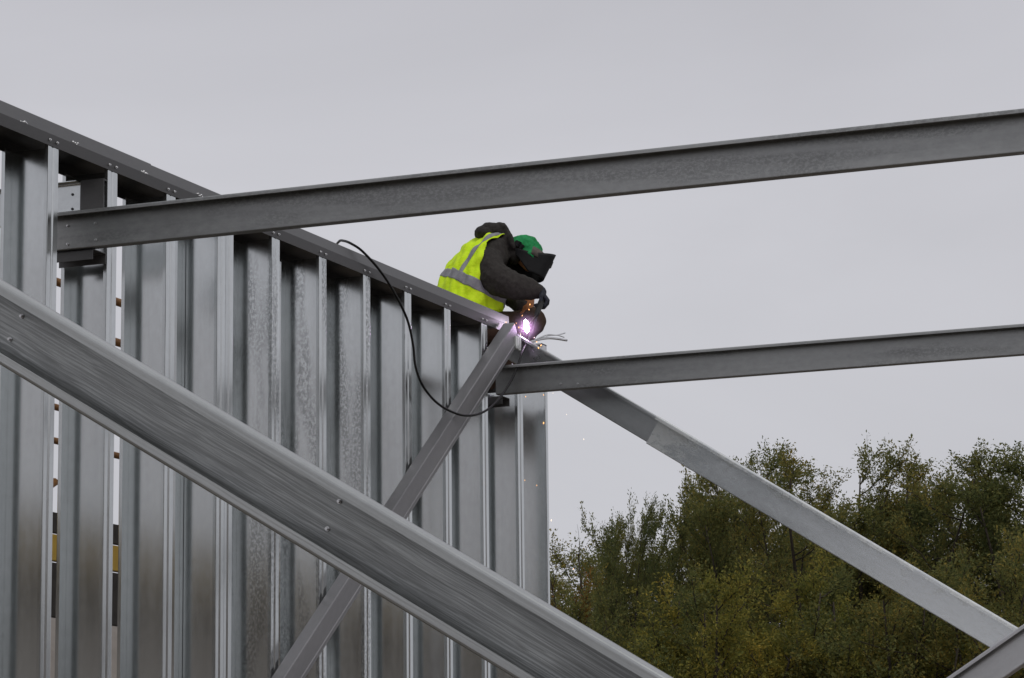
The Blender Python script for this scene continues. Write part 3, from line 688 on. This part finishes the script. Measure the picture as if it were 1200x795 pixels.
out = N(nt, 'ShaderNodeOutputMaterial'); pv = N(nt, 'ShaderNodeVolumePrincipled'); pv.inputs['Color'].default_value = (.9, .88, .92, 1)
tc = N(nt, 'ShaderNodeTexCoord'); ln = N(nt, 'ShaderNodeVectorMath', operation='LENGTH'); L(tc.outputs['Object'], ln.inputs[0])
mr = N(nt, 'ShaderNodeMapRange'); mr.inputs['From Min'].default_value = .15; mr.inputs['From Max'].default_value = .0; mr.inputs['To Min'].default_value = 0; mr.inputs['To Max'].default_value = 1; L(ln.outputs['Value'], mr.inputs['Value'])
pw = N(nt, 'ShaderNodeMath', operation='POWER'); pw.inputs[1].default_value = 2; L(mr.outputs[0], pw.inputs[0])
no = N(nt, 'ShaderNodeTexNoise', Scale=14.0, Detail=3.0); L(tc.outputs['Object'], no.inputs['Vector'])
mm = N(nt, 'ShaderNodeMath', operation='MULTIPLY'); L(pw.outputs[0], mm.inputs[0]); L(no.outputs['Fac'], mm.inputs[1])
m2 = N(nt, 'ShaderNodeMath', operation='MULTIPLY'); m2.inputs[1].default_value = 2.0; L(mm.outputs[0], m2.inputs[0]); L(m2.outputs[0], pv.inputs['Density'])
pv.inputs['Emission Color'].default_value = (.95, .42, 1.0, 1); pe = N(nt, 'ShaderNodeMath', operation='POWER'); pe.inputs[1].default_value = 5.0; L(mr.outputs[0], pe.inputs[0])  # emission paints the pink halo of the arc into the fume
pm = N(nt, 'ShaderNodeMath', operation='MULTIPLY'); pm.inputs[1].default_value = 26.0; L(pe.outputs[0], pm.inputs[0]); L(pm.outputs[0], pv.inputs['Emission Strength']); L(pv.outputs[0], out.inputs['Volume'])
o = link_mesh('smoke', smk, m); o.location = AC + KV*.05; tag(o, 'faint fume carrying the pink halo of the welding arc as its own glow', 'smoke', kind='stuff')

# ------------------------------------------------------------------ working platform behind the wall (under the welder) and far rails
dz = (an_r.z + an_l.z)/2 - .115
sc = empty('scaffold_tower', (-.9, 18.4, 0)); tag(sc, 'scaffold platform behind the wall that the welder crouches on', 'scaffold')
bm = bmesh.new()
for i in range(4): bm_box(bm, (-.9-.33+.22*i+.33-.0-.33+.0, 0, 0), (.21, 2.4, .04))
me = bm_done(bm, .004); o = link_mesh('deck', me, M['plank'], sc); o.location = (.9, 0, dz-.022)
for x in (-.62, .36):
    for y in (-1.15, 1.15):
        V, Fc = tube([(x, y, 0), (x, y, dz-.045)], .024, 10); link_mesh('standard', mesh_from(V, Fc, True), M['mid'], sc)
    V, Fc = tube([(x, -1.2, dz-.068), (x, 1.2, dz-.068)], .024, 10); link_mesh('ledger', mesh_from(V, Fc, True), M['mid'], sc)
XR = -3.2
rl = empty('scaffold_rails', (XR, 12, 0)); tag(rl, 'rusty orange rails over a yellow board seen through the gaps between studs', 'scaffold')
ya, yb = -6.0, 23.4
for (u, v, r) in ((68, 331, .030), (68, 380, .030), (68, 429, .030), (68, 478, .024), (68, 517.5, .024)):
    z = on_x(u, v, XR).z; V, Fc = tube([(0, ya-12, z), (0, yb-12, z)], r, 10); link_mesh('rail', mesh_from(V, Fc, True), M['orange'], rl)
def zz(v): return on_x(68, v, XR).z
for name, v0, v1, mat in (('dark_board', 600, 625, 'darkpaint'), ('yellow_board', 626, 658, 'yellow'), ('lower_board', 659, 724, 'darkpaint')):
    bm = bmesh.new(); bm_box(bm, (-.04, (ya+yb)/2-12, (zz(v0)+zz(v1))/2), (.05 if 'yellow' in name else .04, yb-ya, zz(v0)-zz(v1)-.006)); link_mesh(name, bm_done(bm, .004), M[mat], rl)
zt = zz(325)
for y in (-5.5, -2.2, 1.2, 4.6, 11.2, 14.2, 17.1, 23.2):
    V, Fc = tube([(-.1, y-12, 0), (-.1, y-12, zt)], .024, 10); link_mesh('post', mesh_from(V, Fc, True), M['orange'], rl)
V, Fc = tube([(-.14, 17.6-12, zz(640)), (-.14, 18.6-12, zz(560))], .03, 10); link_mesh('diagonal', mesh_from(V, Fc, True), M['orange'], rl)

# ------------------------------------------------------------------ trees
def build_tree(seed, H, W, stems, nbr, ntw, nlf, leaf, spread=.075, lowcut=.22, upright=.6):
    r = np.random.default_rng(seed); tubes = []; LP, LD = [], []
    def nv(v): return v/np.linalg.norm(v)
    def poly(p, d, ln, n, wander, lift):
        P = [p.copy()]; 
        for i in range(n):
            d = nv(d + r.normal(0, wander, 3) + np.array([0, 0, lift])); p = p + d*ln/n; P.append(p.copy())
        return P
    for s_ in range(stems):
        az = 2*math.pi*(s_ + r.random()*.7)/stems; lean = r.uniform(.05, .40) * W/2.2 if stems > 1 else .04
        d = nv(np.array([math.cos(az)*lean, math.sin(az)*lean, 1])); ln = H*r.uniform(.80, 1.0)
        P = poly(np.array([math.cos(az)*.15, math.sin(az)*.15, -.1]), d, ln, 12, .06, .06)
        rad = [.085*(1-.93*i/12) + .004 for i in range(13)]; tubes.append(tube([Vector(q) for q in P], rad, 6))
        for j in range(nbr):
            f = lowcut + (1-lowcut)*((j + r.random())/nbr); x = f*12; i = min(int(x), 11); p = P[i]*(1-(x-i)) + P[i+1]*(x-i)
            a2 = r.random()*2*math.pi; el = r.uniform(.35, 1.05)*upright/.6
            bl = W*(.95*(1-f)**.55 + .17)*r.uniform(.6, 1.15)
            B = poly(p, nv(np.array([math.cos(a2)*math.cos(el), math.sin(a2)*math.cos(el), math.sin(el)])), bl, 6, .16, .05)
            tubes.append(tube([Vector(q) for q in B], [.022*(1-f*.6)*(1-.85*k/6)+.003 for k in range(7)], 4))
            for k in range(ntw):
                g = .12 + .88*(k + r.random())/ntw; x = g*6; i = min(int(x), 5); p2 = B[i]*(1-(x-i)) + B[i+1]*(x-i)
                dd = nv(r.normal(0, 1, 3) + np.array([0, 0, .9]) + nv(B[-1]-B[0])*.7); tl = r.uniform(.22, .55)
                Tw = poly(p2, dd, tl, 3, .15, .08); 
                if k % 2 == 0: tubes.append(tube([Vector(q) for q in Tw], [.005, .004, .003, .002], 3))
                Ta = np.array(Tw); q = r.random(nlf)*3; ii = np.minimum(q.astype(int), 2); fr = (q-ii)[:, None]
                pts = Ta[ii]*(1-fr) + Ta[ii+1]*fr + r.normal(0, spread*.5, (nlf, 3)); LP.append(pts)
                LD.append(dd[None, :]*.7 + r.normal(0, .7, (nlf, 3)))
    LP = np.concatenate(LP); LD = np.concatenate(LD); n = len(LP)
    kz = H/np.quantile(LP[:, 2], .9997); c0 = LP[LP[:, 2] > H*.5].mean(0); LP[:, 2] *= kz; LP[:, :2] -= c0[:2]
    tubes = [([Vector((q.x-c0[0], q.y-c0[1], q.z*kz)) for q in V_], F_) for V_, F_ in tubes]
    LD /= np.linalg.norm(LD, axis=1)[:, None]; sd3 = np.cross(LD, r.normal(0, 1, (n, 3))); sd3 /= np.linalg.norm(sd3, axis=1)[:, None]
    Ls = (leaf*r.uniform(.6, 1.25, n))[:, None]; Wd = Ls*.23
    V = np.stack([LP, LP + LD*Ls*.45 + sd3*Wd, LP + LD*Ls, LP + LD*Ls*.45 - sd3*Wd], 1).reshape(-1, 3)
    me = bpy.data.meshes.new('crown'); me.vertices.add(len(V)); me.vertices.foreach_set('co', V.astype(np.float32).ravel())
    me.loops.add(4*n); me.loops.foreach_set('vertex_index', np.arange(4*n, dtype=np.int32)); me.polygons.add(n)
    me.polygons.foreach_set('loop_start', np.arange(0, 4*n, 4, dtype=np.int32)); me.update(calc_edges=True)
    at = me.attributes.new('rnd', 'FLOAT', 'FACE'); at.data.foreach_set('value', r.random(n).astype(np.float32))
    V2, F2 = join(tubes); return me, mesh_from(V2, F2, True), n
PROTO = {}
PROTO['a'] = build_tree(1, 8.0, 2.3, 5, 22, 13, 54, .053)
PROTO['b'] = build_tree(2, 8.0, 2.0, 5, 24, 13, 54, .052, upright=.75)
PROTO['c'] = build_tree(3, 8.0, 2.6, 6, 20, 13, 50, .053, upright=.5)
PROTO['bush'] = build_tree(4, 5.6, 2.2, 8, 14, 12, 52, .050, lowcut=.15, upright=.7)
PROTO['thin'] = build_tree(5, 7.2, .8, 2, 12, 5, 9, .06, upright=.9)
for k, (a, b_, n) in PROTO.items(): b_.materials.append(M['bark'])
def tree(kind, u, vtop, Y, label, mat='leaf', name='tree', cat='tree', group='trees beyond the frame', wsc=1.0):
    top = on_y(u, vtop, Y); H0 = {'bush': 5.6, 'thin': 7.2}.get(kind, 8.0)
    e = empty(name, (top.x, top.y, 0)); tag(e, label, cat, group); sc_ = top.z/H0; az = random.uniform(0, 6.28); lx = np.array([top.x, top.y, 0.])
    pts = SAMPLE[kind]; ca, sa = math.cos(az), math.sin(az); Rn = np.array(ROT)
    for _ in range(4):                                   # fit height and spot so that the crown tip has the height it has in the photograph
        q = pts * np.array([sc_*wsc, sc_*wsc, sc_]); q = np.stack([q[:, 0]*ca - q[:, 1]*sa, q[:, 0]*sa + q[:, 1]*ca, q[:, 2]], 1) + lx
        c = (q - np.array(CAM)) @ Rn; uu = 600 + c[:, 0]*F_PX/-c[:, 2]; vv = 397.5 - c[:, 1]*F_PX/-c[:, 2]
        vt = np.quantile(vv, .0015); ut = uu[vv <= np.quantile(vv, .01)].mean(); pm_ = F_PX/abs(c[:, 2].mean())
        sc_ += (vt - vtop)/pm_/H0; lx[:2] += np.array([.923, .385])*(u - ut)/pm_
    e.location = lx; e.scale = (sc_*wsc, sc_*wsc, sc_); e.rotation_euler = (0, 0, az)
    cr, tk, n = PROTO[kind]; key = kind + mat
    if key not in CRM: c2 = cr.copy(); c2.materials.append(M[mat]); CRM[key] = c2
    o = bpy.data.objects.new('crown', CRM[key]); COL.objects.link(o); o.parent = e
    o = bpy.data.objects.new('trunk', tk); COL.objects.link(o); o.parent = e
CRM = {}; SAMPLE = {}
for k, (a, b_, n) in PROTO.items():
    buf = np.empty(len(a.vertices)*3, np.float32); a.vertices.foreach_get('co', buf); SAMPLE[k] = buf.reshape(-1, 3)[::12].astype(float)
random.seed(21)
tree('thin', 676, 628, 50, 'thin sparse sapling just right of the wall end', name='sapling')
tree('a', 768, 590, 52, 'olive tree on the left shoulder of the tree line', wsc=.6)
tree('a', 733, 612, 53, 'low olive tree between the sapling and the left shoulder of the tree line', wsc=.36)
tree('c', 812, 566, 55, 'bushy olive tree behind the middle of the pale brace', wsc=0.62)
tree('b', 842, 550, 51, 'upright tree left of the highest crown over the pale brace', wsc=0.85)
tree('a', 905, 528, 54, 'tall tree whose top pokes above the pale brace', wsc=1.0)
tree('b', 988, 532, 52, 'tall tree with a tufted twin top right of the pale brace', wsc=1.1)
tree('c', 1045, 526, 53, 'broad tree in the middle of the right hand group, with the tallest tufts', wsc=1.05)
tree('a', 1108, 566, 55, 'lower tree in the dip of the tree line', wsc=1.15)
tree('b', 1168, 528, 52, 'tall dense tree near the right picture edge', wsc=1.2)
tree('a', 1225, 526, 53, 'tree cut by the right picture edge', wsc=1.2)
for i, (u, v, lab) in enumerate(((775, 648, 'dim tree filling in low behind the left shoulder of the tree line'), (815, 615, 'dim tree showing behind the left shoulder of the tree line'),
        (865, 590, 'dim tree filling in behind the crown over the pale brace'), (950, 585, 'dim tree in the notch between two tall crowns'),
        (1080, 592, 'dim tree behind the broad tree with the tallest tufts'), (1140, 598, 'dim tree behind the dip of the tree line'), (1200, 585, 'dim tree behind the right picture edge'))):
    tree('c', u, v, 61, lab, wsc=1.15)
for i, (u, v, mt, lab) in enumerate(((664, 682, 'leaf_o', 'low orange brown shrub at the foot of the wall end'), (715, 678, 'leaf', 'dark low shrub right of the orange shrub'), (790, 672, 'leaf', 'dark shrub in front of the bushy olive trees'),
        (845, 690, 'leaf_y', 'yellowish shrub low in the gap between the near brace and the pale brace'), (915, 655, 'leaf_y', 'yellow green shrub below the middle of the pale brace'), (975, 680, 'leaf_y', 'yellowest shrub below the pale brace'),
        (1040, 700, 'leaf_y', 'yellow olive shrub below the lower part of the pale brace'), (1095, 655, 'leaf', 'green shrub above the lower end of the pale brace'), (1150, 640, 'leaf', 'green shrub above the mirrored brace'), (1205, 630, 'leaf', 'green shrub at the right picture edge'))):
    tree('bush', u, v, 46, lab, mt, 'shrub', 'shrub', 'shrubs in front of the trees', wsc=.6 if u < 760 else 1.1)
# a hedge line of trees on the far side of the wall, seen dimly between the studs and mirrored in them
for i in range(9):
    x, y = -19 - random.random()*2, -22 + i*7.5
    e = empty('tree', (x, y, 0)); e.scale = (1.1, 1.1, random.uniform(.74, .86)); e.rotation_euler = (0, 0, random.random()*6)
    tag(e, 'dark tree behind the wall, hidden apart from glimpses between studs', 'tree', 'trees behind the wall')
    for nm, me in (('crown', CRM['cleaf']), ('trunk', PROTO['c'][1])):
        o = bpy.data.objects.new(nm, me); COL.objects.link(o); o.parent = e
